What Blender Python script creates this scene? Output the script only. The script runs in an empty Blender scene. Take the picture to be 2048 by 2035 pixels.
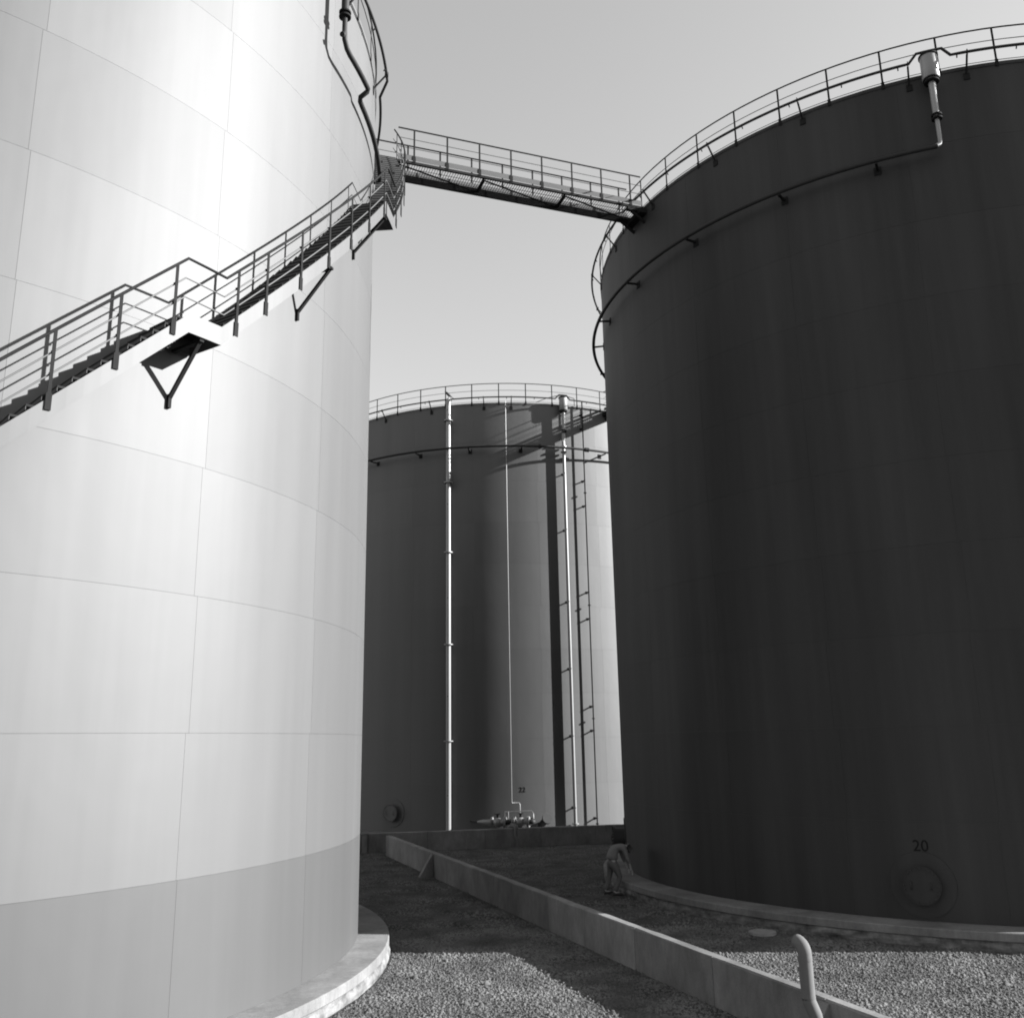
import bpy, math, random
import numpy as np
from mathutils import Vector, Matrix

random.seed(7)
RNG = np.random.default_rng(11)
SC = bpy.context.scene
COL = SC.collection
PI = math.pi
rad = math.radians

# ------------------------------------------------------------------ camera
CAM_Z = 4.62
TILT, ROLL = rad(14.063), rad(-1.002)
Fv = Vector((0, math.cos(TILT), math.sin(TILT)))
Uv = Vector((0, -math.sin(TILT), math.cos(TILT)))
Rv = Vector((1, 0, 0))
R2 = Rv * math.cos(ROLL) + Uv * math.sin(ROLL)
U2 = Uv * math.cos(ROLL) - Rv * math.sin(ROLL)
cam_data = bpy.data.cameras.new('camera')
cam_data.sensor_fit = 'HORIZONTAL'
cam_data.sensor_width = 36.0
cam_data.lens = 36.0 * 1872.7 / 2048.0
cam_data.clip_start = 0.1
cam_data.clip_end = 6000
cam = bpy.data.objects.new('camera', cam_data)
M = Matrix.Identity(4)
for i in range(3):
    M[i][0], M[i][1], M[i][2] = R2[i], U2[i], -Fv[i]
M[2][3] = CAM_Z
cam.matrix_world = M
COL.objects.link(cam)
SC.camera = cam

# ------------------------------------------------------------------ light
SUN_EL, SUN_AZ = 22.0, -4.0           # azimuth counted from +X towards +Y
world = bpy.data.worlds.new('World')
SC.world = world
world.use_nodes = True
wn, wl = world.node_tree.nodes, world.node_tree.links
sky = wn.new('ShaderNodeTexSky')
sky.sky_type = 'NISHITA'
sky.sun_disc = False
sky.sun_elevation = rad(SUN_EL)
sky.sun_rotation = rad(90 - SUN_AZ)
sky.air_density = 3.5
sky.dust_density = 0.1
sky.ozone_density = 1.0
bw = wn.new('ShaderNodeRGBToBW')      # black-and-white photograph
bg = wn['Background']
bg.inputs['Strength'].default_value = 0.066
wl.new(sky.outputs[0], bw.inputs[0])
wl.new(bw.outputs[0], bg.inputs[0])
sd = bpy.data.lights.new('sun', 'SUN')
sd.energy = 5.0
sd.angle = rad(0.53)
sd.color = (1.0, 1.0, 1.0)
so = bpy.data.objects.new('sun', sd)
COL.objects.link(so)
sv = Vector((math.cos(rad(SUN_EL)) * math.cos(rad(SUN_AZ)), math.cos(rad(SUN_EL)) * math.sin(rad(SUN_AZ)), math.sin(rad(SUN_EL))))
so.rotation_euler = sv.to_track_quat('Z', 'Y').to_euler()
so.location = (60, 0, 60)
vs = SC.view_settings
SC.display_settings.display_device = 'sRGB'
vs.view_transform = 'Standard'
vs.look = 'None'
vs.exposure = 1.60
vs.gamma = 1.0
vs.use_curve_mapping = False
SC.render.engine = 'CYCLES'
SC.cycles.filter_width = 1.9

# ------------------------------------------------------------------ materials
def mat(name, base, rough=0.6, metal=0.0, spec=0.5, var=0.0, var_scale=(1, 1, 1), var2=0.0, var2_scale=(8, 8, 8),
        bump=0.0, bump_scale=(1, 1, 1), bump_dist=0.02, piece=0.0, fine=0.0, fine_scale=60.0):
    m = bpy.data.materials.new(name)
    m.use_nodes = True
    nt = m.node_tree
    N, L = nt.nodes, nt.links
    b = N['Principled BSDF']
    b.inputs['Roughness'].default_value = rough
    b.inputs['Metallic'].default_value = metal
    b.inputs['Specular IOR Level'].default_value = spec
    geo = N.new('ShaderNodeNewGeometry')
    def noise(scale, detail=4.0, rgh=0.55):
        mp = N.new('ShaderNodeMapping')
        mp.inputs['Scale'].default_value = scale
        L.new(geo.outputs['Position'], mp.inputs['Vector'])
        n = N.new('ShaderNodeTexNoise')
        n.inputs['Scale'].default_value = 1.0
        n.inputs['Detail'].default_value = detail
        n.inputs['Roughness'].default_value = rgh
        L.new(mp.outputs[0], n.inputs['Vector'])
        return n.outputs['Fac']
    def math_(op, a, b_):
        x = N.new('ShaderNodeMath')
        x.operation = op
        for k, v in enumerate((a, b_)):
            if hasattr(v, 'is_linked'):
                L.new(v, x.inputs[k])
            else:
                x.inputs[k].default_value = v
        return x.outputs[0]
    val = base
    def mul(v, fac, amount):
        # v * (1 + amount*(fac-0.5)*2)
        t = math_('MULTIPLY', math_('SUBTRACT', fac, 0.5), 2 * amount)
        return math_('MULTIPLY', math_('ADD', t, 1.0), v)
    if var:
        val = mul(val, noise(var_scale), var)
    if var2:
        val = mul(val, noise(var2_scale, 6.0, 0.65), var2)
    if fine:
        val = mul(val, noise((fine_scale,) * 3, 3.0, 0.6), fine)
    if piece:
        oi = N.new('ShaderNodeObjectInfo')
        val = mul(val, oi.outputs['Random'], piece)
    if hasattr(val, 'is_linked'):
        cc = N.new('ShaderNodeCombineColor')
        for k in range(3):
            L.new(val, cc.inputs[k])
        L.new(cc.outputs[0], b.inputs['Base Color'])
    else:
        b.inputs['Base Color'].default_value = (base, base, base, 1)
    if bump:
        bp = N.new('ShaderNodeBump')
        bp.inputs['Strength'].default_value = bump
        bp.inputs['Distance'].default_value = bump_dist
        L.new(noise(bump_scale, 3.0, 0.5), bp.inputs['Height'])
        L.new(bp.outputs[0], b.inputs['Normal'])
    return m

TANK_KW = dict(rough=0.62, metal=0.46, spec=0.2, var=0.16, var_scale=(0.7, 0.7, 0.05), var2=0.06, var2_scale=(4, 4, .15),
               bump=0.30, bump_scale=(.5, .5, .35), bump_dist=0.06, piece=0.03)
M_TANK = mat('aluminium_paint', 0.122, **TANK_KW)
M_TANKB = mat('aluminium_paint_dull', 0.095, **TANK_KW)          # bottom course of the left tank
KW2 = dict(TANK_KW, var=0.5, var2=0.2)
M_TANK_SHADE = mat('weathered_paint_shade_tone', 0.047, **KW2)              # tank paint with the right tank's shade put into its tone; weathered streaks
M_JOINT = mat('plate_joint', 0.10, rough=0.6, metal=0.46, spec=0.2)
M_ROOF = mat('roof_steel', 0.4, rough=0.6)
M_STEEL = mat('dark_painted_steel', 0.018, rough=0.8, spec=0.08, var=0.25, var_scale=(4, 4, 4))
M_GRATE = mat('grating_steel', 0.022, rough=0.8, spec=0.08, var=0.2, var_scale=(6, 6, 6))
M_KICK = mat('kick_plate_paint', 0.105, rough=0.7, spec=0.1, var=0.1, var_scale=(2, 2, 2))
M_PIPEP = mat('pipe_paint_matt', 0.125, rough=0.75, spec=0.12, var=0.15, var_scale=(3, 3, 2), var2=0.12, var2_scale=(18, 18, 8))
M_PIPE = mat('pipe_paint_dark', 0.028, rough=0.6, spec=0.2, var=0.2, var_scale=(3, 3, 3))
M_PIPEL = mat('pipe_paint_light', 0.24, rough=0.4, metal=0.2, var=0.12, var_scale=(2, 2, 1.2))
M_CONC = mat('concrete', 0.16, rough=0.9, spec=0.2, var=0.75, var_scale=(.9, .9, .7), var2=0.35, var2_scale=(8, 8, 3.0), fine=0.2, fine_scale=30, bump=0.4, bump_scale=(30, 30, 30), bump_dist=0.01, piece=0.16)
M_PLASTER = mat('broken_plaster', 0.13, rough=0.95, spec=0.1, var=1.6, var_scale=(2.2, 2.2, 5), var2=0.35, var2_scale=(14, 14, 6), bump=0.7, bump_scale=(9, 9, 5), bump_dist=0.05)
M_GRAVEL = mat('gravel_bed', 0.065, rough=1.0, spec=0.1, var=1.1, var_scale=(1.1, 1.1, 1.1), var2=0.55, var2_scale=(16, 16, 16), fine=0.4, fine_scale=45, bump=1.0, bump_scale=(24, 24, 24), bump_dist=0.04)
M_STONE = mat('gravel_stone', 0.112, rough=0.95, spec=0.1, var=1.1, var_scale=(.8, .8, .8), var2=0.55, var2_scale=(11, 11, 11))
M_NUM = mat('stencil_paint', 0.016, rough=0.9, spec=0.0)
M_COVER = mat('pale_concrete', 0.22, rough=0.9, spec=0.2, var=0.4, var_scale=(5, 5, 5))
M_SHIRT = mat('shirt_cloth', 0.13, rough=0.9, var=0.15, var_scale=(12, 12, 12))
M_TROUS = mat('trouser_cloth', 0.085, rough=0.9, var=0.15, var_scale=(10, 10, 10))
M_SKIN = mat('skin', 0.28, rough=0.6)
M_DARK = mat('dark_leather', 0.03, rough=0.6)
M_BIRD = mat('feathers', 0.03, rough=0.8)

# ------------------------------------------------------------------ mesh helpers
class MB:
    def __init__(s):
        s.v, s.f = [], []
        s.smooth = []
    def add(s, verts, faces, smooth=False):
        o = len(s.v)
        s.v += [tuple(p) for p in verts]
        s.f += [tuple(i + o for i in f) for f in faces]
        s.smooth += [smooth] * len(faces)
    def box(s, c, size, rot=None):
        hx, hy, hz = size[0] / 2, size[1] / 2, size[2] / 2
        c = Vector(c)
        vs_ = []
        for sx in (-1, 1):
            for sy in (-1, 1):
                for sz in (-1, 1):
                    p = Vector((sx * hx, sy * hy, sz * hz))
                    if rot is not None:
                        p = rot @ p
                    vs_.append(c + p)
        s.add(vs_, [(0, 1, 3, 2), (4, 6, 7, 5), (0, 4, 5, 1), (2, 3, 7, 6), (0, 2, 6, 4), (1, 5, 7, 3)])
    def bar(s, a, b, w, h, up=(0, 0, 1)):
        a, b, up = Vector(a), Vector(b), Vector(up)
        d = (b - a)
        l = d.length
        d.normalize()
        x = d.cross(up)
        if x.length < 1e-4:
            x = d.cross(Vector((1, 0, 0)))
        x.normalize()
        u = x.cross(d)
        rot = Matrix((x, d, u)).transposed()
        s.box((a + b) / 2, (w, l, h), rot)
    def tube(s, pts, r, n=8, closed=False, caps=True):
        pts = [Vector(p) for p in pts]
        m = len(pts)
        rs = r if isinstance(r, (list, tuple)) else [r] * m
        up = None
        rings = []
        for i in range(m):
            if closed:
                d = pts[(i + 1) % m] - pts[i - 1]
            else:
                d = pts[min(i + 1, m - 1)] - pts[max(i - 1, 0)]
            d.normalize()
            if up is None:
                up = Vector((0, 0, 1)) if abs(d.z) < 0.9 else Vector((1, 0, 0))
            x = d.cross(up)
            if x.length < 1e-3:
                x = d.cross(Vector((0, 1, 0)))
            x.normalize()
            up = x.cross(d)
            up.normalize()
            rings.append([pts[i] + (x * math.cos(2 * PI * k / n) + up * math.sin(2 * PI * k / n)) * rs[i] for k in range(n)])
        V = [p for ring in rings for p in ring]
        F = []
        for i in range(m if closed else m - 1):
            j = (i + 1) % m
            for k in range(n):
                k2 = (k + 1) % n
                F.append((i * n + k, i * n + k2, j * n + k2, j * n + k))
        s.add(V, F, True)
        if caps and not closed:
            s.add(rings[0], [tuple(range(n))][::1])
            s.add(rings[-1], [tuple(range(n))[::-1]])
    def disc(s, c, axis, r, t, n=24):
        c, ax = Vector(c), Vector(axis).normalized()
        s.tube([c - ax * t / 2, c + ax * t / 2], r, n)
    def arc_strip(s, prof, t0, t1, n, smooth=True, closed=False):
        """sweep a closed (r,z) profile from angle t0 to t1 (radians)"""
        k = len(prof)
        cnt = n if closed else n + 1
        V = []
        for i in range(cnt):
            a = t0 + (t1 - t0) * i / n
            ca, sa = math.cos(a), math.sin(a)
            V += [(r * ca, r * sa, z) for r, z in prof]
        F = []
        for i in range(n):
            j = (i + 1) % cnt
            for q in range(k):
                q2 = (q + 1) % k
                F.append((i * k + q, j * k + q, j * k + q2, i * k + q2))
        # separate verts per strip so that profile corners stay sharp
        VV, FF = [], []
        for q in range(k):
            q2 = (q + 1) % k
            base = len(VV)
            for i in range(cnt):
                VV += [V[i * k + q], V[i * k + q2]]
            for i in range(n):
                j = (i + 1) % cnt
                FF.append((base + 2 * i, base + 2 * j, base + 2 * j + 1, base + 2 * i + 1))
        s.add(VV, FF, smooth)
        if not closed:
            s.add(V[:k], [tuple(range(k))])
            s.add(V[-k:], [tuple(range(k))[::-1]])
    def mesh(s, name, m):
        me = bpy.data.meshes.new(name)
        me.from_pydata(s.v, [], s.f)
        me.polygons.foreach_set('use_smooth', s.smooth)
        if m:
            me.materials.append(m)
        me.update()
        return me
    def build(s, name, m, parent=None):
        o = bpy.data.objects.new(name, s.mesh(name, m))
        COL.objects.link(o)
        o.parent = parent
        return o

def empty(name, loc, label, cat, group=None):
    o = bpy.data.objects.new(name, None)
    o.empty_display_size = 0.3
    o.location = loc
    COL.objects.link(o)
    o['label'], o['category'] = label, cat
    if group:
        o['group'] = group
    return o

def tag(o, label, cat, group=None):
    o['label'], o['category'] = label, cat
    if group:
        o['group'] = group
    return o

def inst(name, me, parent, loc=(0, 0, 0), rz=0.0):
    o = bpy.data.objects.new(name, me)
    COL.objects.link(o)
    o.parent = parent
    o.location = loc
    o.rotation_euler = (0, 0, rz)
    return o

def pol(r, deg, z):
    return Vector((r * math.cos(rad(deg)), r * math.sin(rad(deg)), z))

def arc(r, a0, a1, z, step=1.5):
    n = max(2, int(abs(a1 - a0) / step) + 1)
    return [pol(r, a0 + (a1 - a0) * i / n, z) for i in range(n + 1)]

# ------------------------------------------------------------------ dimensions
R = 12.0
Z0, Z1 = 0.42, 22.70
HC = (Z1 - Z0) / 10
T1, T2, T3 = (-15.616, 21.679), (15.762, 34.029), (-0.739, 60.236)
NPL = 22
PW = 360.0 / NPL

# ------------------------------------------------------------------ ground
gb = MB()
gb.add([(-1500, -1500, 0), (1500, -1500, 0), (1500, 1500, 0), (-1500, 1500, 0)], [(0, 1, 2, 3)])
g = gb.build('ground', M_GRAVEL)
g['kind'] = 'structure'

# ------------------------------------------------------------------ tanks
gap_a = 0.004 / R / 2
pm = MB()
w = rad(PW)
pm.arc_strip([(R - .0055, 0.002), (R, 0.002), (R, HC - 0.002), (R - .0055, HC - 0.002)], gap_a, w - gap_a, 12)
PLATE = {m: pm.mesh('shell_plate', m) for m in (M_TANK, M_TANKB, M_TANK_SHADE)}

post_m = MB()
post_m.box((0, 0, 0.535), (0.012, 0.055, 1.07))
post_m.box((0.012, 0, -0.06), (0.012, 0.09, 0.22))
POST = post_m.mesh('railing_post', M_STEEL)

def manway(parent, deg, z, pad_r, cov_r, prot, paint=M_TANK):
    rz = rad(deg)
    mb = MB()
    nseg = 40
    # curved reinforcing pad following the shell
    V = []
    for rr, off in ((0.0, .028), (pad_r, .028), (pad_r, .0)):
        for k in range(nseg):
            a = 2 * PI * k / nseg
            y, zz = rr * math.cos(a), rr * math.sin(a)
            V.append((R * math.cos(y / R) + off, R * math.sin(y / R), zz))
    F = []
    for q in range(2):
        for k in range(nseg):
            k2 = (k + 1) % nseg
            F.append((q * nseg + k, (q + 1) * nseg + k, (q + 1) * nseg + k2, q * nseg + k2))
    mb.add(V, F)
    o = mb.build('manhole_pad', paint, parent)
    o.location = (0, 0, z)
    o.rotation_euler = (0, 0, rz)
    nk = MB()
    nk.tube([(R, 0, 0), (R + prot - .05, 0, 0)], cov_r * .86, 32)
    nk.disc((R + prot - .065, 0, 0), (1, 0, 0), cov_r, .03, 32)
    n_ = nk.build('neck', paint, o)
    cv = MB()
    cv.disc((R + prot - .028, 0, 0), (1, 0, 0), cov_r, .04, 32)
    for s in (-1, 1):
        cv.tube([(R + prot, s * .22, -.08), (R + prot + .05, s * .22, -.08), (R + prot + .05, s * .22, .08), (R + prot, s * .22, .08)], .014, 6)
    cv.build('cover', paint, o)
    bl = MB()
    for k in range(24):
        a = 2 * PI * k / 24
        bl.disc((R + prot, cov_r * .91 * math.cos(a), cov_r * .91 * math.sin(a)), (1, 0, 0), .022, .06, 6)
    bl.build('bolts', paint, o)['kind'] = 'stuff'
    return o

def number(parent, txt, deg, z, h):
    cu = bpy.data.curves.new('numerals', 'FONT')
    cu.body = txt
    cu.size = h * 1.4
    cu.align_x = 'CENTER'
    cu.align_y = 'CENTER'
    cu.extrude = 0.002
    tmp = bpy.data.objects.new('tmp', cu)
    COL.objects.link(tmp)
    dg = bpy.context.evaluated_depsgraph_get()
    me = bpy.data.meshes.new_from_object(tmp.evaluated_get(dg))
    bpy.data.objects.remove(tmp)
    for v in me.vertices:                      # wrap on the shell
        x, y, zz = v.co
        v.co = ((R + .006 + zz) * math.cos(x / R), (R + .006 + zz) * math.sin(x / R), y)
    me.materials.clear()
    me.materials.append(M_NUM)
    o = inst('painted_number', me, parent, (0, 0, z), rad(deg))
    return o

def build_tank(name, t, label, post_a0, group, plinth_r=0.75, cool_skip=None, paint=M_TANK, low=None):
    root = empty(name, (t[0], t[1], 0), label, 'storage tank', group)
    bk = MB()
    bk.arc_strip([(R - .25, Z0 - .02), (R - .006, Z0 - .02), (R - .006, Z1 - .01), (R - .25, Z1 - .01)], 0, 2 * PI, 120, closed=True)
    bk.build('inner_shell', M_JOINT, root)
    for c in range(10):
        sh = random.uniform(-.3, .3)
        for k in range(NPL):
            a = -30.75 + PW * k + sh
            inst('shell_plate', PLATE[low if low and c == 0 else paint], root, (0, 0, Z0 + HC * c), rad(a))
    rf = MB()
    rf.arc_strip([(R - .03, Z1 - .10), (R + .02, Z1 - .10), (R + .02, Z1 + .004), (R - .03, Z1 + .004)], 0, 2 * PI, 120, closed=True)
    rf.build('top_angle', paint, root)
    rf = MB()
    rf.arc_strip([(0.05, Z1 + .75), (R - .035, Z1 - .02), (R - .035, Z1 - .1), (0.05, Z1 + .6)], 0, 2 * PI, 90, closed=True)
    rf.build('roof', M_ROOF, root)
    # foundation ring: slab edge standing proud of a rough rendered skirt
    pl = MB()
    pr = R + plinth_r
    zb = Z0 - .21
    pl.arc_strip([(R - .6, zb), (pr - .02, zb), (pr, zb + .02), (pr, Z0 - .035), (pr - .02, Z0 - .015), (R + .10, Z0 - .004), (R - .6, Z0 - .004)], 0, 2 * PI, 160, closed=True)
    fo = pl.build('foundation_ring', M_CONC, root)
    sk = MB()
    n = 420
    rows = ((-.05, zb + .01), (-.045, zb - .05), (-.02, .09), (-.01, -.06))
    V, F = [], []
    chip = 0.0
    for i in range(n):
        a = 2 * PI * i / n
        if random.random() < .22:
            chip = random.choice((0.0, 0.0, .035, .05))
        for q, (dr, z) in enumerate(rows):
            rr = pr + dr + (chip if q in (1, 2) else 0) + random.uniform(-.008, .008)
            V.append((rr * math.cos(a), rr * math.sin(a), z + (random.uniform(-.03, .03) if q in (1, 2) else 0)))
    for i in range(n):
        j = (i + 1) % n
        for q in range(3):
            F.append((i * 4 + q + 1, j * 4 + q + 1, j * 4 + q, i * 4 + q))
    sk.add(V, F)
    sk.build('plaster_skirt', M_PLASTER, fo)
    # guard rail
    gr = MB()
    n = 153
    def ringpts(r, z):
        return [pol(r, 360.0 * i / n, z) for i in range(n)]
    gr.tube(ringpts(R, Z1 + 1.12), .022, 6, closed=True)
    gr.tube(ringpts(R, Z1 + .72), .012, 5, closed=True)
    gr.tube(ringpts(R - .02, Z1 + .085), .010, 5, closed=True)
    rail = gr.build('guard_rail', M_STEEL, root)
    for k in range(51):
        a = post_a0 + 360.0 / 51 * k
        p = pol(R + .01, a, Z1 + .03)
        inst('post', POST, rail, p, rad(a))
    # water cooling pipe outside the rail
    ZC_, RC_ = Z1 + .20, R + .36
    pts = []
    for i in range(361):
        a = -180 + i
        r, z = RC_, ZC_
        if cool_skip:
            r, z = cool_skip(a, r, z)
        pts.append(pol(r, a, z))
    cp = MB()
    cp.tube(pts[:-1], .040, 8, closed=True)
    cpo = cp.build('cooling_pipe', M_PIPE, root)
    cb = MB()
    cb.bar((R - .01, 0, Z1 - .28), (RC_ - .03, 0, ZC_ - .05), .05, .03)
    cb.box((R + .012, 0, Z1 - .32), (.02, .16, .2))
    cb.bar((RC_, 0, ZC_ - .09), (RC_, 0, ZC_ + .06), .02, .1)
    CBM = cb.mesh('bracket', M_STEEL)
    nz = MB()
    nz.tube([(RC_, 0, ZC_ - .02), (RC_ - .05, 0, ZC_ - .10)], .018, 6)
    NZM = nz.mesh('spray_nozzle', M_STEEL)
    for k in range(26):
        a = post_a0 + 3.2 + 360 / 25.5 * k
        if a - post_a0 > 359: continue
        a = (a + 180) % 360 - 180
        rr, zz = cool_skip(a, RC_, ZC_) if cool_skip else (RC_, ZC_)
        if rr < RC_ - .03: continue
        inst('bracket', CBM, cpo, (0, 0, min(0, zz - ZC_)), rad(a))
    for k in range(51):
        a = (post_a0 + 2.0 + 360 / 51 * k + 180) % 360 - 180
        rr, zz = cool_skip(a, RC_, ZC_) if cool_skip else (RC_, ZC_)
        if rr < RC_ - .03: continue
        inst('spray_nozzle', NZM, cpo, pol(rr - RC_, a, zz - ZC_), rad(a))
    return root

def ring_pipe(root, pts, r, brackets, rp, z, mat_=None, flanges=()):
    mb = MB()
    mb.tube(pts, r, 10)
    o = mb.build('foam_pipe', mat_ or M_PIPE, root)
    bm = MB()
    bm.bar((R - .01, 0, z + .03 - .11), (rp + .05, 0, z - .11), .07, .05)
    bm.box((R + .012, 0, z - .1), (.02, .2, .24))
    me = bm.mesh('bracket', M_STEEL)
    for a in brackets:
        inst('bracket', me, o, (0, 0, 0), rad(a))
    for p, d in flanges:
        for s in (-.03, .03):
            f = MB()
            f.disc(Vector(p) + Vector(d) * s, d, r * 1.9, .035, 14)
            f.build('flange', mat_ or M_PIPE, o)
    return o

def foam_chamber(root, deg, rc, zlo, rlo, scale=1.0, body_mat=None):
    """cylindrical foam maker at the rim with its riser down to zlo"""
    bm_ = body_mat or M_PIPEL
    mb = MB()
    c = lambda z: pol(rc, deg, z)
    mb.tube([c(22.22), c(22.30), c(22.98)], [.16 * scale, .23 * scale, .23 * scale], 20)
    body = mb.build('foam_chamber', bm_, root)
    ld = MB()
    ld.disc(c(23.00), (0, 0, 1), .26 * scale, .04, 20)
    ld.bar(pol(R - .02, deg, 22.85), pol(rc, deg, 22.85), .25, .25)
    ld.build('lid', M_STEEL, body)
    for z, r_ in ((22.26, .22), (22.19, .20), (21.13, .14), (21.02, .14)):
        fl = MB()
        fl.disc(c(z), (0, 0, 1), r_ * scale, .04, 18)
        fl.build('flange', M_STEEL, body)
    ps = MB()
    ps.tube([c(22.2), c(21.1)], .09 * scale, 12)
    p_end = [c(21.1), c(zlo + .35), c(zlo + .16), pol((rc * 2 + rlo) / 3, deg - .12, zlo + .05), pol(rlo, deg - .55, zlo)]
    ps.tube(p_end, .06 * scale, 12)
    ps.build('riser', bm_, body)
    return body

TG = 'aluminium painted storage tanks'
# cooling pipe details
def cool1(a, r, z):
    if -40 < a < 4.5:
        return r, z - .22
    if 4.5 <= a < 40:
        return R + .15, z - .58
    return r, z
def bump_at(c0):
    def f(a, r, z):
        d = a - c0
        if -2.0 < d < 1.3:
            return r + .06, z + .22
        return r, z
    return f
tank1 = build_tank('storage_tank', T1, 'bright sunlit pale tank on the left with the staircase climbing its side', -14.6, TG, plinth_r=.72, cool_skip=cool1, low=M_TANKB)
tank2 = build_tank('storage_tank', T2, 'large dark shaded tank on the right with a round manhole near its base', -107.25, TG, plinth_r=.80, paint=M_TANK_SHADE, cool_skip=bump_at(-108.3))
tank3 = build_tank('storage_tank', T3, 'farther tank in the middle with a white vertical pipe and shadow bands on its shell', -89.45, TG, plinth_r=.75, cool_skip=bump_at(-72.6))



# ---- tank 1 foam line
rf_ = R + .42
p1 = [pol(rf_, -15.9, 20.62), pol(rf_, -15.8, 20.42), pol(rf_, -15.2, 20.27), pol(rf_, -14.4, 20.23)] + arc(rf_, -13.5, -9.6, 20.23) + \
     [pol(rf_, -9.0, 20.23), pol(rf_ - .03, -8.8, 20.18), pol(R + .22, -8.8, 20.05), pol(R + .18, -8.3, 20.02)] + arc(R + .17, -7.5, 75, 20.02)
ring_pipe(tank1, p1, .062, [24, 38, 52, 66], R + .17, 20.02)
foam_chamber(tank1, -15.9, rf_, 20.45, rf_, body_mat=M_PIPE)
# ---- tank 2 foam line
r2_ = R + .40
ring_pipe(tank2, arc(r2_, -109.1, -222, 20.14), .062, [-116.3, -128.9, -144.2, -159.2, -173.5, -184.5, -198, -212], r2_, 20.14)
foam_chamber(tank2, -108.6, R + .33, 20.16, r2_)
manway(tank2, -120.95, 1.22, .74, .43, .26, M_TANK_SHADE)
manway(tank2, 175.2, 1.30, .70, .43, .42, M_TANK_SHADE)
number(tank2, '20', -120.75, 2.08, .26)
# ---- tank 3 foam line, risers
r3_ = R + .55
ring_pipe(tank3, arc(r3_, -150, -50, 20.05), .062, [-124, -110.5, -97, -84, -62, -54], r3_, 20.05,
          flanges=[(pol(r3_, -79.5, 20.05), pol(1, 10.5, 0)), (pol(r3_, -67.5, 20.05), pol(1, 22.5, 0)), (pol(r3_, -66.9, 20.05), pol(1, 22.5, 0))])
foam_chamber(tank3, -72.75, R + .30, 20.5, R + .30)
manway(tank3, -117.6, 1.35, .70, .43, .26)
number(tank3, '22', -85.2, 2.40, .24)

def riser(root, deg, off, r, z0, z1, m, brz=(), flz=(), foot=None, name='riser_pipe'):
    mb = MB()
    pts = [pol(R + off, deg, z1), pol(R + off, deg, z0 + .12), pol(R + off, deg, z0)]
    if foot:
        pts[-1] = pol(R + off, deg, z0 + .03)
        pts += [pol(R + off, deg + .25, z0), pol(R + off, deg + foot, z0)]
    mb.tube(pts, r, 12)
    o = mb.build(name, m, root)
    b = MB()
    b.bar((R - .01, 0, 0), (R + off + r, 0, 0), .06, .05)
    b.box((R + .01, 0, 0), (.02, .12, .12))
    bme = b.mesh('bracket', M_STEEL)
    for z in brz:
        inst('bracket', bme, o, (0, 0, z), rad(deg))
    for z in flz:
        f = MB()
        f.disc(pol(R + off, deg, z), (0, 0, 1), r * 1.8 + .015, .05, 14)
        f.build('flange', m, o)
    return o
# thick sunlit riser to the foam chamber
riser(tank3, -72.9, .24, .085, .55, 21.1, M_PIPEL, (1.5, 4.95, 8.3, 11.75, 15.6, 18.7), (.75, 19.9, 20.2), 1.2)
# thin riser of the cooling water
riser(tank3, -67.4, .25, .035, .45, 22.9, M_STEEL, (.95, 5.2, 6.4, 10.9, 12.3, 17.0, 18.4, 21.4, 22.2), (.7, 5.8, 11.6, 17.7, 22.0))
# broad white pipe
riser(tank3, -102.4, .30, .125, .45, 22.95, M_PIPEL, (2.2, 7.0, 12.0, 17.0, 22.3), (21.7, 18.2, 14.4, 9.6, 4.8))
# fine pipe with the dog-leg
fp = MB()
fp.tube([pol(R + .15, -87.75, 22.75), pol(R + .15, -87.75, 1.84), pol(R + .15, -87.7, 1.80), pol(R + .15, -85.95, 1.80), pol(R + .15, -85.85, 1.74), pol(R + .15, -85.85, 1.2)], .022, 8)
fp.build('sample_pipe', M_PIPEL, tank3)
fr = MB()
fr.tube([pol(R + .3, -89.4, .9), pol(R + .3, -89.4, 1.42), pol(R + .3, -83.2, 1.42), pol(R + .5, -83.0, 1.3), pol(R + .5, -83.0, .95)], .02, 8)
fr.tube([pol(R + .3, -88.6, .9), pol(R + .3, -88.6, 1.42)], .02, 8)
fr.build('pipe_frame', M_PIPEL, tank3)
# curved roof rail of tank 3
cr = MB()
cr.tube([pol(R - .05, -79.5, 22.78), pol(R - .15, -76.5, 23.1), pol(R - .35, -73.5, 23.35), pol(R - .7, -70, 23.55), pol(R - 1.2, -66, 23.66)], .02, 6)
cr.tube([pol(R - 1.2, -66, 23.66), pol(R - 1.2, -66, 22.7)], .02, 6)
cr.build('roof_rail', M_STEEL, tank3)

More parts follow.
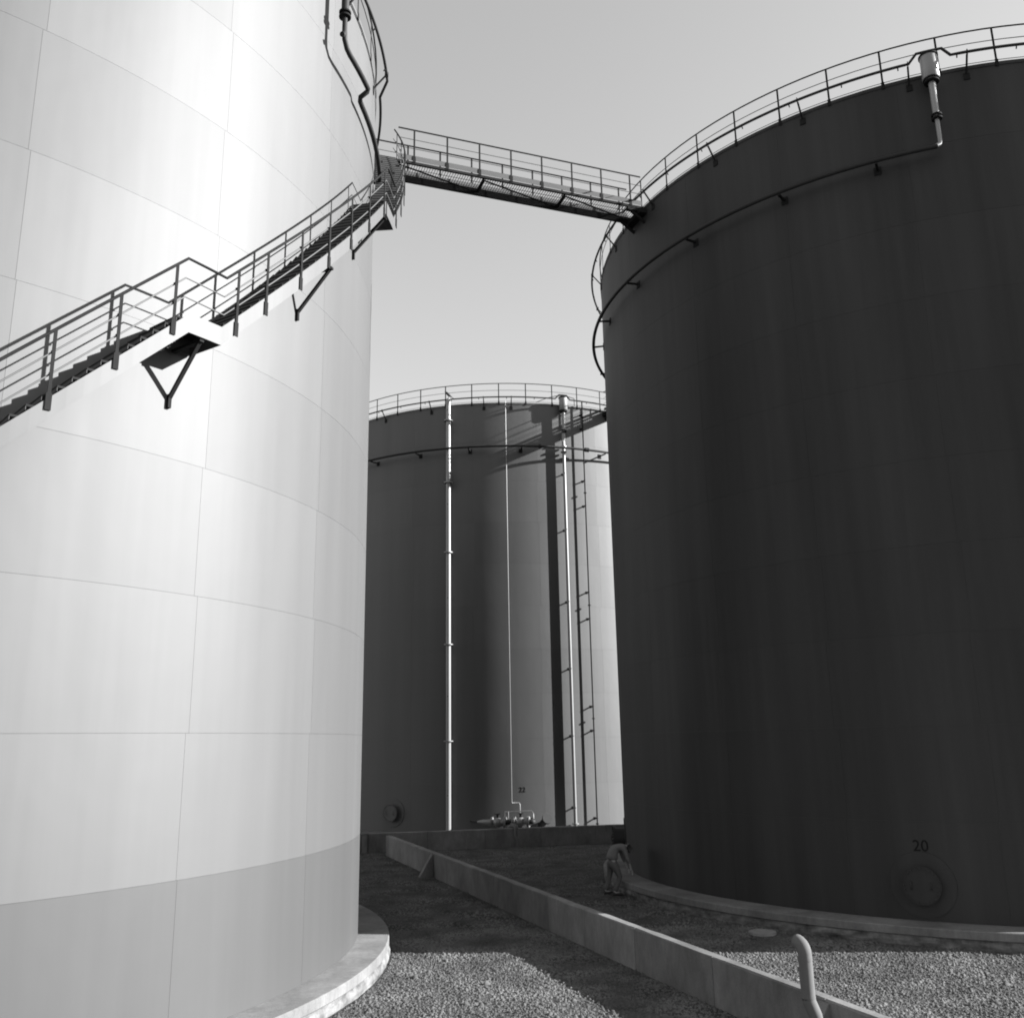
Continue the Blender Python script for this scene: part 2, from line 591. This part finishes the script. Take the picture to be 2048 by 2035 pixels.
# ---- valve manifold of tank 3
def valve(deg, label):
    o = empty('gate_valve', (T3[0], T3[1], 0), label, 'valve', 'valves at the foot of the middle tank')
    base = pol(R + .95, deg, .98)
    tx = Vector((-math.sin(rad(deg)), math.cos(rad(deg)), 0))      # along the shell, to the right
    nx = Vector((math.cos(rad(deg)), math.sin(rad(deg)), 0))
    ax = (tx * .93 + nx * .30).normalized()
    P = lambda s, u=0: base + ax * s + Vector((0, 0, u))
    mb = MB()
    mb.tube([P(-1.05), P(-.75), P(-.32), P(-.30)], [.05, .11, .15, .15], 16)
    mb.build('reducer', M_PIPEL, o)
    mb = MB()
    mb.tube([P(-.30), P(-.22), P(-.16), P(.0), P(.12), P(.16), P(.30)], [.12, .12, .19, .22, .19, .13, .13], 16)
    mb.build('valve_body', M_PIPEL, o)
    for s in (-.30, .34, .40):
        mb = MB()
        mb.disc(P(s), ax, .25, .045, 20)
        mb.build('flange', M_PIPEL, o)
    mb = MB()
    mb.tube([P(0, .15), P(0, .36)], .07, 10)
    ring = [P(0, .38) + (nx * math.cos(2 * PI * k / 16) + tx * math.sin(2 * PI * k / 16)) * .14 for k in range(16)]
    mb.tube(ring, .015, 6, closed=True)
    mb.bar(ring[0], ring[8], .02, .02)
    mb.build('hand_wheel', M_STEEL, o)
    mb = MB()
    q = P(.42)
    mb.tube([q, q + ax * .12, q + ax * .2 - nx * .1, q + ax * .22 - nx * .6, pol(R - .02, deg + 2.4, .98)], .12, 14)
    mb.tube([P(-1.05), P(-1.3) - nx * .2, pol(R - .02, deg - 6.5, .98)], .05, 10)
    mb.build('pipe', M_PIPE, o)
    mb = MB()
    mb.box(P(0, -.55), (.12, .12, .75))
    mb.build('support', M_CONC, o)
    return o
valve(-90.9, 'left one of two shiny flanged valves behind the cross wall')
valve(-86.0, 'right one of two shiny flanged valves behind the cross wall, under the painted number')
nz = empty('nozzle_pipe', (T3[0], T3[1], 0), 'stub pipe with round end flange on the middle tank, right of the valves', 'pipe')
mb = MB()
a0, a1 = pol(R - .02, -80.9, .72), pol(R + .75, -80.2, 1.06)
mb.tube([a0, a1], [.16, .16], 16)
mb.build('pipe', M_PIPE, nz)
dd = (a1 - a0).normalized()
for s in (0, .065):
    mb = MB()
    mb.disc(a1 + dd * s, dd, .25, .05, 20)
    mb.build('flange', M_PIPE, nz)

# ------------------------------------------------------------------ spiral staircase on tank 1
st = empty('staircase', (T1[0], T1[1], 0), 'long steel staircase with landings and dark handrail winding up the bright left tank', 'staircase')
RI, RO = R + .05, R + .85
RISE = 0.19
SL1, SL = 0.2205, 0.2240
F1 = (-36.1, 11.53)          # upper end of flight 1 (angle, floor height)
F2 = (-32.9, 11.53, -7.5, 17.23)
F3 = (-4.2, 17.23, 20.2, 22.70)
N1 = 58
A1 = F1[0] - N1 * RISE / SL1
tr = MB()
tr.arc_strip([(RI + .01, -.035), (RO - .012, -.035), (RO - .012, 0), (RI + .01, 0)], rad(-.62), rad(.62), 3, smooth=False)
tr.arc_strip([(RI + .01, -.09), (RO - .012, -.09), (RO - .012, -.035), (RI + .01, -.035)], rad(-.62), rad(-.59), 1, smooth=False)
TREAD = tr.mesh('tread', M_GRATE)
TREAD.materials.append(M_KICK)
for p_ in list(TREAD.polygons)[-6:]:
    p_.material_index = 1           # pale painted nosing
def flight(a0, z0, n, da):
    for i in range(n):
        inst('tread', TREAD, st, (0, 0, z0 + RISE * (i + 1) - .08), rad(a0 + (i + .55) * da))
flight(A1, F1[1] - N1 * RISE, N1, RISE / SL1)
flight(F2[0], F2[1], 30, (F2[2] - F2[0]) / 30)
flight(F3[0], F3[1], 28, (F3[2] - F3[0]) / 28.8)
def plate_strip(segs, r, t, name):
    """vertical curved plate through [(deg, ztop, zbot)...]"""
    mb = MB()
    V, F = [], []
    for (a, zt, zb) in segs:
        for rr in (r - t / 2, r + t / 2):
            V.append(pol(rr, a, zb))
            V.append(pol(rr, a, zt))
    n = len(segs)
    for i in range(n - 1):
        b, c = i * 4, i * 4 + 4
        F += [(b + 2, c + 2, c + 3, b + 3), (b + 1, c + 1, c, b), (b + 1, b + 3, c + 3, c + 1), (b, c, c + 2, b + 2)]
    F += [(0, 2, 3, 1), ((n - 1) * 4, (n - 1) * 4 + 1, (n - 1) * 4 + 3, (n - 1) * 4 + 2)]
    mb.add(V, F)
    return mb.build(name, M_TANK, st)
def ramp(a0, z0, a1, z1, dt, db, step=1.0):
    n = max(2, int(abs(a1 - a0) / step))
    return [(a0 + (a1 - a0) * i / n, z0 + (z1 - z0) * i / n + dt, z0 + (z1 - z0) * i / n + db) for i in range(n + 1)]
D = -.31
for r in (RO, RI):
    plate_strip(ramp(A1, F1[1] - N1 * RISE, F1[0], F1[1], .02, D), r, .014, 'stringer')
    plate_strip(ramp(F2[0] - .35, F2[1], F2[2] - .35, F2[3], .02, D), r, .014, 'stringer')
    plate_strip(ramp(F3[0] - .35, F3[1], F3[2], F3[3], .02, D), r, .014, 'stringer')
def landing(a0, a1, z):
    mb = MB()
    # perforated plate: curved bars with cross bars, open between
    n = int((a1 - a0) * 3.2)
    for i in range(n + 1):
        a = a0 + (a1 - a0) * i / n
        mb.bar(pol(RI, a, z - .02), pol(RO - .02, a, z - .02), .022, .03)
    for k in range(9):
        r = RI + .05 + (RO - RI - .1) * k / 8
        mb.arc_strip([(r - .009, z - .03), (r + .009, z - .03), (r + .009, z - .012), (r - .009, z - .012)], rad(a0), rad(a1), 6, smooth=False)
    mb.arc_strip([(RI, z - .014), (RI + .28, z - .014), (RI + .28, z - .009), (RI, z - .009)], rad(a0), rad(a1), 6, smooth=False)
    o = mb.build('landing', M_GRATE, st)
    fb = MB()
    for r in (RO, RI):
        fb.arc_strip([(r - .007, z + D), (r + .007, z + D), (r + .007, z + .02), (r - .007, z + .02)], rad(a0), rad(a1), 6)
    for a in (a0 + .05, a1 - .05):
        fb.bar(pol(RI + .01, a, z - .16), pol(RO - .01, a, z - .16), .012, .30)
    fb.build('fascia', M_TANK, o)
    return o
landing(F1[0], F2[0] - .3, F1[1])
landing(F2[2], F3[0] - .3, F2[3])
landing(F3[2], 25.5, F3[3])
# knee braces
for a, zt in ((-34.8, 11.22), (-20.0, 14.10), (-7.1, 16.92), (8.0, 19.6), (-49, 8.3), (-63, 5.2)):
    mb = MB()
    mb.bar(pol(RO - .05, a, zt), pol(R + .02, a, zt - .88), .065, .05, (0, 0, 1))
    mb.box(pol(R + .03, a, zt - .92), (.06, .06, .24), Matrix.Rotation(rad(a), 3, 'Z'))
    mb.bar(pol(RI, a, zt - .03), pol(RO - .03, a, zt - .03), .08, .05)
    mb.build('knee_brace', M_STEEL, st)
# handrail line
def zr(a):
    if a < -36.56: return 12.50 + (a + 36.56) * SL1
    if a < -33.09: return 12.50 - .03 * (a + 36.56) / 3.47
    if a < -7.52: return 12.47 + (a + 33.09) * .2241
    if a < -4.18: return 18.20 - .02 * (a + 7.52) / 3.3
    return min(23.82, 18.18 + (a + 4.18) * .2275)
keys = [A1 + 1, -36.56, -33.09, -7.52, -4.18, 20.4]
def railpath(dz, r):
    pts = []
    for k in range(len(keys) - 1):
        n = max(1, int((keys[k + 1] - keys[k]) / 1.2))
        for i in range(n):
            a = keys[k] + (keys[k + 1] - keys[k]) * i / n
            pts.append(pol(r, a, zr(a) - dz))
    pts.append(pol(r, keys[-1], zr(keys[-1]) - dz))
    return pts
RR = RO + .02
mb = MB()
mb.tube(railpath(0, RR), .024, 6)
rail = mb.build('handrail', M_STEEL, st)
for dz in (.34, .68):
    mb = MB()
    mb.tube(railpath(dz, RR - .035), .013, 6)
    mb.build('mid_rail', M_TANK, rail)
pm_ = MB()
pm_.box((0, 0, -.50), (.014, .05, 1.0))
pm_.box((0, 0, -1.11), (.016, .085, .26))
for dz in (.34, .68):
    pm_.box((-.03, 0, -dz), (.05, .045, .03))
SPOST = pm_.mesh('post', M_STEEL)
pa = [-45.35, -41.35, -37.4, -31.95, -29, -24.95, -20.95, -17.05, -13.05, -8.65, -3.3, .2, 3.9, 7.6, 11.3, 15.0, 18.7]
a = -49.3
while a > A1:
    pa.append(a)
    a -= 4.0
for a in pa:
    inst('post', SPOST, rail, pol(RR + .002, a, zr(a)), rad(a))

# ------------------------------------------------------------------ footbridges
def footbridge(A, B, width_dir, width, posts, label, z=Z1, far_trim=(0, 0)):
    """A, B: ends of the near rail line on the deck; width_dir: unit vector towards the far side"""
    A, B = Vector((A[0], A[1], 0)), Vector((B[0], B[1], 0))
    d = (B - A)
    Ln = d.length
    d.normalize()
    wd = Vector((width_dir[0], width_dir[1], 0)).normalized()
    root = empty('footbridge', (A.x, A.y, 0), label, 'footbridge', 'footbridges between the tanks')
    L_ = lambda s, w_, zz: d * s + wd * w_ + Vector((0, 0, zz))
    for w_, dp in ((0.03, .085), (width - .03, .24)):
        mb = MB()
        mb.bar(L_(-.1, w_, z - .02 - dp / 2), L_(Ln + .1, w_, z - .02 - dp / 2), .075, dp)
        mb.build('girder', M_STEEL, root)
    mb = MB()
    nb = int(Ln / .085)
    for i in range(nb + 1):
        s = Ln * i / nb
        mb.bar(L_(s, .07, z - .012), L_(s, width - .07, z - .012), .007, .03)
    for k in range(3):
        w_ = .1 + (width - .2) * k / 2
        mb.bar(L_(0, w_, z - .012), L_(Ln, w_, z - .012), .006, .018)
    mb.build('deck_grating', M_GRATE, root)
    # plan bracing below the deck
    nbay = 3
    for k in range(nbay + 1):
        s = Ln * k / nbay
        mb = MB()
        s_ = min(max(s, .05), Ln - .05)
        mb.bar(L_(s_, .07, z - .13), L_(s_, width - .07, z - .13), .08, .08)
        mb.build('cross_beam', M_STEEL, root)
    for k in range(nbay):
        s0, s1 = Ln * k / nbay, Ln * (k + 1) / nbay
        mb = MB()
        w0, w1 = (.06, width - .06) if k % 2 else (width - .06, .06)
        mb.bar(L_(s0, w1 if k != 1 else w0, z - .16), L_(s1, w0 if k != 1 else w1, z - .16), .05, .03)
        mb.build('brace', M_STEEL, root)
    for side, w_ in enumerate((-.005, width + .005)):
        t0, t1 = (0, Ln) if side == 0 else (far_trim[0], Ln - far_trim[1])
        mb = MB()
        mb.bar(L_(t0, w_, z + .10), L_(t1, w_, z + .10), .008, .17)
        mb.build('kick_plate', M_KICK, root)
        mb = MB()
        mb.tube([L_(t0, w_, z + 1.13), L_(t1, w_, z + 1.13)], .024, 8)
        r_ = mb.build('handrail', M_STEEL, root)
        for zz in (.78, .45):
            mb = MB()
            mb.tube([L_(t0, w_, z + zz), L_(t1, w_, z + zz)], .009, 6)
            mb.build('mid_rail', M_STEEL, r_)
        pmb = MB()
        ang = math.atan2(d.y, d.x)
        pmb.box((0, 0, .57), (.055, .014, 1.13))
        pmb.box((0, 0, .05), (.10, .02, .22))
        pme = pmb.mesh('post', M_STEEL)
        for s in posts:
            if t0 - .01 <= s <= t1 + .01:
                o = inst('post', pme, r_, L_(s, w_ + (.012 if side else -.012), z), ang)
    # bearing brackets at the B end
    mb = MB()
    for w_ in (.04, width - .04):
        mb.bar(L_(Ln + .10, w_, z - .19), L_(Ln - .55, w_, z - .19), .14, .10)
        mb.bar(L_(Ln + .12, w_, z - .60), L_(Ln - .40, w_, z - .24), .08, .08)
    mb.bar(L_(Ln - .02, -.15, z - .26), L_(Ln - .02, width + .15, z - .26), .30, .16)
    mb.build('bearing_bracket', M_STEEL, root)
    return root
bd = Vector((4.700 + 3.423, 29.099 - 26.123, 0)).normalized()
footbridge((-3.423, 26.123), (4.70, 29.099), (-bd.y, bd.x), .83, [.52 + 1.1 * i for i in range(8)],
           'footbridge high against the sky, joining the bright left tank to the dark right tank', far_trim=(-.55, .12))
# bridge from tank 2 to tank 3, nearly end-on at the right tank's edge
d23 = Vector((T3[0] - T2[0], T3[1] - T2[1], 0)).normalized()
n23 = Vector((-d23.y, d23.x, 0))
c2 = Vector((T2[0], T2[1], 0))
L23 = (Vector((T3[0], T3[1], 0)) - c2).length
A23 = c2 + d23 * (R - .02) + n23 * .42
B23 = c2 + d23 * (L23 - R + .02) + n23 * .42
footbridge((A23.x, A23.y), (B23.x, B23.y), (-n23.x, -n23.y), .84, [.4 + 1.0 * i for i in range(7)],
           'shadowed footbridge end peeping out between the middle tank and the right tank')

# ------------------------------------------------------------------ dike walls
WH = .83
def wall(name, a, b, thick, joints, label, side):
    a, b = Vector((a[0], a[1], 0)), Vector((b[0], b[1], 0))
    root = empty(name, a, label, 'concrete wall')
    d = (b - a).normalized()
    n = Vector((-d.y, d.x, 0)) * side
    for s0, s1 in zip(joints[:-1], joints[1:]):
        mb = MB()
        s0_, s1_ = s0 + .008, s1 - .008
        ch = .018
        pf = [(0, -.3), (0, WH - ch), (ch, WH), (thick - ch, WH), (thick, WH - ch), (thick, -.3)]
        ns = 7
        k = len(pf)
        V, F = [], []
        for m_ in range(ns + 1):
            s = s0_ + (s1_ - s0_) * min(1, max(0, (m_ + (random.uniform(-.3, .3) if 0 < m_ < ns else 0)) / ns))
            c_ = random.uniform(-.006, .010)
            e_ = random.choice((0, 0, 0, .012))
            for iq, (q, z) in enumerate(pf):
                if iq in (1, 4): z -= c_ + e_
                if iq in (2, 3): q += (c_ + e_) * (1 if iq == 2 else -1); z += random.uniform(-.003, .003)
                V.append(d * s + n * q + Vector((0, 0, z)))
        for m_ in range(ns):
            F += [(m_ * k + i, m_ * k + (i + 1) % k, (m_ + 1) * k + (i + 1) % k, (m_ + 1) * k + i) for i in range(k)]
        F += [tuple(range(k))[::-1], tuple(range(ns * k, ns * k + k))]
        mb.add(V, F)
        o = mb.build('wall_panel', M_CONC, root)
    core = MB()
    V = [d * s + n * q + Vector((0, 0, z)) for s in (joints[0], joints[-1]) for q, z in ((.03, -.3), (.03, WH - .05), (thick - .03, WH - .05), (thick - .03, -.3))]
    core.add(V, [(0, 1, 5, 4), (1, 2, 6, 5), (2, 3, 7, 6), (0, 3, 2, 1), (4, 5, 6, 7)])
    core.build('wall_core', M_JOINT, root)
    return root, d, n
# long wall: near (left) face line from the cross wall to the foreground
PA, PB = (-5.76, 43.15), (9.62, 1.9)
LW = math.hypot(PB[0] - PA[0], PB[1] - PA[1])
jy = [28.94, 25.71, 23.60, 21.25, 18.4, 15.46, 12.6, 9.7, 6.8, 3.9]
js = [0] + [(43.15 - y) / (43.15 - 1.9) * LW for y in (40.6, 38.3, 36.13, 33.8, 31.4)] + [(43.15 - y) / (43.15 - 1.9) * LW for y in jy] + [LW]
lw, ldir, lnor = wall('dike_wall', PA, PB, .22, js, 'long low concrete wall running from the foreground back between the left and right tanks', 1)
def buttress(root, s, d, n, reach, w_):
    mb = MB()
    V = []
    for q in (-w_ / 2, w_ / 2):
        V += [d * (s + q) + n * .02 + Vector((0, 0, -.2)), d * (s + q) - n * reach + Vector((0, 0, -.2)), d * (s + q) - n * (reach - .02) + Vector((0, 0, .05)), d * (s + q) - n * .03 + Vector((0, 0, WH - .05)), d * (s + q) + n * .02 + Vector((0, 0, WH - .05))]
    F = [tuple(range(5)), tuple(range(5, 10))[::-1]] + [(i, i + 5, (i + 1) % 5 + 5, (i + 1) % 5) for i in range(5)]
    mb.add(V, F)
    mb.build('buttress', M_CONC, root)
sy = lambda y: (43.15 - y) / (43.15 - 1.9) * LW
buttress(lw, sy(36.05), ldir, lnor, .50, .22)
buttress(lw, sy(15.45), ldir, lnor, .55, .22)
buttress(lw, sy(6.0), ldir, lnor, .55, .22)
# cross wall: near face line
CA, CB = (-17.0, 42.02), (14.0, 48.60)
LC = math.hypot(CB[0] - CA[0], CB[1] - CA[1])
nj = 12
cj = [LC * i / nj for i in range(nj + 1)]
cw, cdir, cnor = wall('dike_wall', CA, CB, .22, cj, 'low shaded concrete cross wall in front of the middle tank', 1)
buttress(cw, 10.35, cdir, cnor, .42, .22)

# ------------------------------------------------------------------ gooseneck pipes over the walls
def gooseneck(loc, heading, top, r, label, foot_dir, zk, arm, back=None):
    o = empty('gooseneck_pipe', (loc[0], loc[1], 0), label, 'pipe', 'bent pipes beside the low walls')
    h = Vector((math.cos(rad(heading)), math.sin(rad(heading)), 0))
    f = Vector((math.cos(rad(foot_dir)), math.sin(rad(foot_dir)), 0))
    Z = lambda z: Vector((0, 0, z))
    Rb = r * 1.5
    pts = [Z(zk), Z((zk + top) / 2)]
    for k in range(8):
        a = PI / 2 * k / 7
        pts.append(h * (Rb - Rb * math.cos(a)) + Z(top - r - Rb + Rb * math.sin(a)))
    pts.append(h * (Rb + arm) + Z(top - r))
    if back is not None:
        pts += [h * (Rb + arm + .1) + Z(top - r - .05), h * (Rb + arm + .14) + Z(top - r - .2), h * (Rb + arm + .14) + Z(back)]
    mb = MB()
    mb.tube(pts, r, 20)
    mb.build('pipe', M_PIPEP, o)
    mb = MB()
    mb.tube([Z(zk), Z(zk - .05) + f * .01, Z(zk - .14) + f * .045, Z(zk - .22) + f * .075, Z(zk - .32) + f * .085, Z(-.1) + f * .09], r, 20)
    mb.build('elbow', M_PIPEP, o)
    for z in (zk + .02, zk + (top - zk) * .62):
        mb = MB()
        mb.tube([Z(z - .02), Z(z + .02)], r * 1.04, 20)
        mb.build('weld_band', M_PIPEP, o)
    return o
gooseneck((4.20, 15.0), 120, 1.80, .10, 'pale bent pipe standing beside the long wall in the right foreground', -10, .95, .0)
gooseneck((-.07, 45.38), 112, 1.05, .11, 'bent pipe over the cross wall below the flanged valves', -10, .50, .35, .2)

# ------------------------------------------------------------------ small things
mb = MB()
mb.disc((0, 0, 0), (0, 0, 1), .33, .06, 40)
o = mb.build('drain_cover', M_COVER)
o.location = (5.94, 24.74, .04)
tag(o, 'round concrete cover lying in the gravel before the right tank', 'drain cover')

# gravel stones (nobody could count them)
def stones(n, xr, yr, smin, smax, keep):
    x = RNG.uniform(*xr, n)
    y = RNG.uniform(*yr, n)
    ok = keep(x, y)
    x, y = x[ok], y[ok]
    n = len(x)
    base = np.array([[1, 0, 0], [-.5, .87, 0], [-.5, -.87, 0], [.3, .2, .8], [-.2, -.1, .75]], float)
    s = smin + (smax - smin) * RNG.random(n) ** 3.2
    ang = RNG.uniform(0, 2 * PI, n)
    P = np.repeat(base[None], n, 0) * RNG.uniform(.65, 1.35, (n, 5, 3))
    P[:, :, 2] *= RNG.uniform(.6, 1.1, (n, 1))
    ca, sa = np.cos(ang)[:, None], np.sin(ang)[:, None]
    X = P[:, :, 0] * ca - P[:, :, 1] * sa
    Y = P[:, :, 0] * sa + P[:, :, 1] * ca
    V = np.stack([X * s[:, None] + x[:, None], Y * s[:, None] + y[:, None], P[:, :, 2] * s[:, None] - .004], -1).reshape(-1, 3)
    f = np.array([[0, 1, 3], [1, 4, 3], [1, 2, 4], [2, 0, 4], [0, 3, 4]])
    F = (f[None] + 5 * np.arange(n)[:, None, None]).reshape(-1, 3)
    return V, F
def keep(x, y):
    r1 = np.hypot(x - T1[0], y - T1[1])
    r2 = np.hypot(x - T2[0], y - T2[1])
    r3 = np.hypot(x - T3[0], y - T3[1])
    s = (y - PA[1]) / (PB[1] - PA[1])
    wx = PA[0] + s * (PB[0] - PA[0])
    return (r1 > R + .78) & (r2 > R + .84) & (r3 > R + .8) & ~((x > wx - .02) & (x < wx + .25))
parts_ = [stones(190000, (-4, 13), (12, 26), .011, .055, keep), stones(45000, (-7, 7), (26, 46), .02, .06, keep), stones(30000, (-9, 14), (4, 14), .016, .055, keep), stones(1500, (-4, 13), (12, 30), .03, .10, keep)]
Vs, Fs, off = [], [], 0
for V_, F_ in parts_:
    Vs.append(V_)
    Fs.append(F_ + off)
    off += len(V_)
Vs, Fs = np.concatenate(Vs), np.concatenate(Fs)
me = bpy.data.meshes.new('gravel_stones')
me.vertices.add(len(Vs))
me.vertices.foreach_set('co', Vs.astype(np.float32).ravel())
me.loops.add(len(Fs) * 3)
me.loops.foreach_set('vertex_index', Fs.astype(np.int32).ravel())
me.polygons.add(len(Fs))
me.polygons.foreach_set('loop_start', np.arange(0, len(Fs) * 3, 3, dtype=np.int32))
me.polygons.foreach_set('loop_total', np.full(len(Fs), 3, np.int32))
me.materials.append(M_STONE)
me.update(calc_edges=True)
go = bpy.data.objects.new('gravel_stones', me)
COL.objects.link(go)
go['kind'] = 'stuff'
tag(go, 'coarse pale gravel covering the ground between the tanks', 'gravel')

# ------------------------------------------------------------------ person
def skin(name, verts, edges, radii, m, parent, root=0, sub=2):
    me = bpy.data.meshes.new(name)
    me.from_pydata([tuple(v) for v in verts], edges, [])
    ob = bpy.data.objects.new(name, me)
    COL.objects.link(ob)
    md = ob.modifiers.new('skin', 'SKIN')
    for i, r in enumerate(radii):
        sv_ = me.skin_vertices[0].data[i]
        sv_.radius = r if isinstance(r, (tuple, list)) else (r, r)
        sv_.use_root = (i == root)
    md.use_smooth_shade = True
    sb = ob.modifiers.new('sub', 'SUBSURF')
    sb.levels = sb.render_levels = sub
    dg = bpy.context.evaluated_depsgraph_get()
    new = bpy.data.meshes.new_from_object(ob.evaluated_get(dg))
    bpy.data.objects.remove(ob)
    new.name = name
    new.materials.clear()
    new.materials.append(m)
    o = bpy.data.objects.new(name, new)
    COL.objects.link(o)
    o.parent = parent
    return o
# local frame: +x is the way the person faces, z up
per = empty('person', (2.96, 31.25, 0), 'person in pale shirt and trousers bending forward at the foot of the right tank', 'person')
per.rotation_euler = (0, 0, rad(14))
per.scale = (1.06, 1.06, 1.06)
pel, sp1, sp2, chest, neck = (-.02, 0, .97), (.01, 0, 1.13), (.08, 0, 1.28), (.23, 0, 1.37), (.38, 0, 1.34)
head0, head1 = (.46, 0, 1.30), (.55, .01, 1.20)
sR, sL = (.30, -.20, 1.31), (.30, .20, 1.31)
eR, eL = (.40, -.24, .99), (.42, .22, .99)
wR, wL = (.49, -.20, .75), (.52, .18, .76)
hR, hL = (.52, -.19, .67), (.55, .17, .68)
hipR, hipL = (-.01, -.10, .90), (-.01, .10, .90)
kR, kL = (.17, -.14, .51), (-.06, .15, .49)
aR, aL = (-.03, -.16, .09), (-.19, .17, .09)
tR, tL = (.15, -.18, .04), (.0, .20, .04)
verts = [pel, sp1, sp2, chest, neck, head0, head1, sR, eR, wR, hR, sL, eL, wL, hL, hipR, kR, aR, tR, hipL, kL, aL, tL]
edges = [(0, 1), (1, 2), (2, 3), (3, 4), (4, 5), (5, 6), (3, 7), (7, 8), (8, 9), (9, 10), (3, 11), (11, 12), (12, 13), (13, 14), (0, 15), (15, 16), (16, 17), (17, 18), (0, 19), (19, 20), (20, 21), (21, 22)]
radii = [(.125, .10), (.13, .10), (.16, .11), (.15, .11), .055, .085, .095, .06, .045, .032, (.04, .018), .06, .045, .032, (.04, .018), .07, .055, .042, .036, .07, .055, .042, .036]
body = skin('body', verts, edges, radii, M_SKIN, per)
# fingers, closing round nothing, hanging relaxed
for sgn, hh in ((-1, hR), (1, hL)):
    fv, fe, frd = [hh], [], [.022]
    for k in range(4):
        oy = (k - 1.5) * .021
        L0 = (.075, .085, .08, .06)[k]
        i0 = len(fv)
        fv += [(hh[0] + .02, hh[1] + oy, hh[2] - .045), (hh[0] + .028, hh[1] + oy, hh[2] - .045 - L0 * .5), (hh[0] + .018, hh[1] + oy, hh[2] - .045 - L0)]
        fe += [(0, i0), (i0, i0 + 1), (i0 + 1, i0 + 2)]
        frd += [.010, .009, .008]
    i0 = len(fv)
    fv += [(hh[0] + .04, hh[1] - sgn * .03, hh[2] - .01), (hh[0] + .06, hh[1] - sgn * .035, hh[2] - .05)]
    fe += [(0, i0), (i0, i0 + 1)]
    frd += [.011, .009]
    skin('hand', fv, fe, frd, M_SKIN, body, sub=1)
sv2 = [(-.02, 0, .93), sp1, sp2, chest, (.35, 0, 1.35), sR, (.35, -.22, 1.15), eR, (.45, -.22, .87), sL, (.37, .21, 1.15), eL, (.48, .20, .87)]
se2 = [(0, 1), (1, 2), (2, 3), (3, 4), (3, 5), (5, 6), (6, 7), (7, 8), (3, 9), (9, 10), (10, 11), (11, 12)]
skin('shirt', sv2, se2, [(.235, .205), (.20, .16), (.20, .145), (.185, .13), (.09, .08), .09, .078, .066, .056, .09, .078, .066, .056], M_SHIRT, per)
tv = [(-.02, 0, 1.00), (-.035, 0, .90), hipR, (.09, -.12, .69), kR, (.08, -.15, .29), (-.02, -.16, .11), hipL, (-.03, .13, .68), kL, (-.12, .16, .28), (-.18, .17, .11)]
te = [(0, 1), (1, 2), (2, 3), (3, 4), (4, 5), (5, 6), (1, 7), (7, 8), (8, 9), (9, 10), (10, 11)]
skin('trousers', tv, te, [(.21, .19), (.22, .20), .14, .112, .088, .075, .072, .14, .105, .085, .075, .072], M_TROUS, per)
for aa, tt in ((aR, tR), (aL, tL)):
    skin('shoe', [(aa[0] - .05, aa[1], .05), aa[:2] + (.05,), (tt[0] - .02, tt[1], .045), (tt[0] + .08, tt[1], .035)], [(0, 1), (1, 2), (2, 3)], [(.045, .05), (.05, .05), (.048, .04), (.035, .03)], M_DARK, per, root=1)
skin('hair', [(.47, 0, 1.34), (.53, .0, 1.28), (.58, .01, 1.21)], [(0, 1), (1, 2)], [.07, .098, .075], M_DARK, per, root=1)

# ------------------------------------------------------------------ bird on top of the white pipe
bp = pol(R + .30, -102.4, 22.96) + Vector((T3[0], T3[1], 0))
bird = empty('bird', bp, 'small dark bird perched on the top of the white vertical pipe', 'bird')
skin('body', [(.20, 0, .10), (.06, 0, .20), (-.03, 0, .27), (-.09, 0, .36), (-.14, 0, .41), (-.20, 0, .43)], [(0, 1), (1, 2), (2, 3), (3, 4), (4, 5)], [.02, .07, .085, .06, .045, .01], M_BIRD, bird, root=2)
mb = MB()
mb.add([(.10, -.03, .17), (.10, .03, .17), (.30, .045, .02), (.30, -.045, .02), (.10, -.03, .15), (.10, .03, .15), (.30, .045, .0), (.30, -.045, .0)],
       [(0, 1, 2, 3), (4, 7, 6, 5), (0, 4, 5, 1), (2, 6, 7, 3), (1, 5, 6, 2), (0, 3, 7, 4)])
mb.build('tail', M_BIRD, bird)
mb = MB()
for s in (-.03, .03):
    mb.tube([(0, s, .22), (.01, s, .1), (-.01, s, .0)], .008, 5)
    mb.tube([(-.05, s, .005), (.02, s, .005)], .007, 5)
mb.build('legs', M_BIRD, bird)
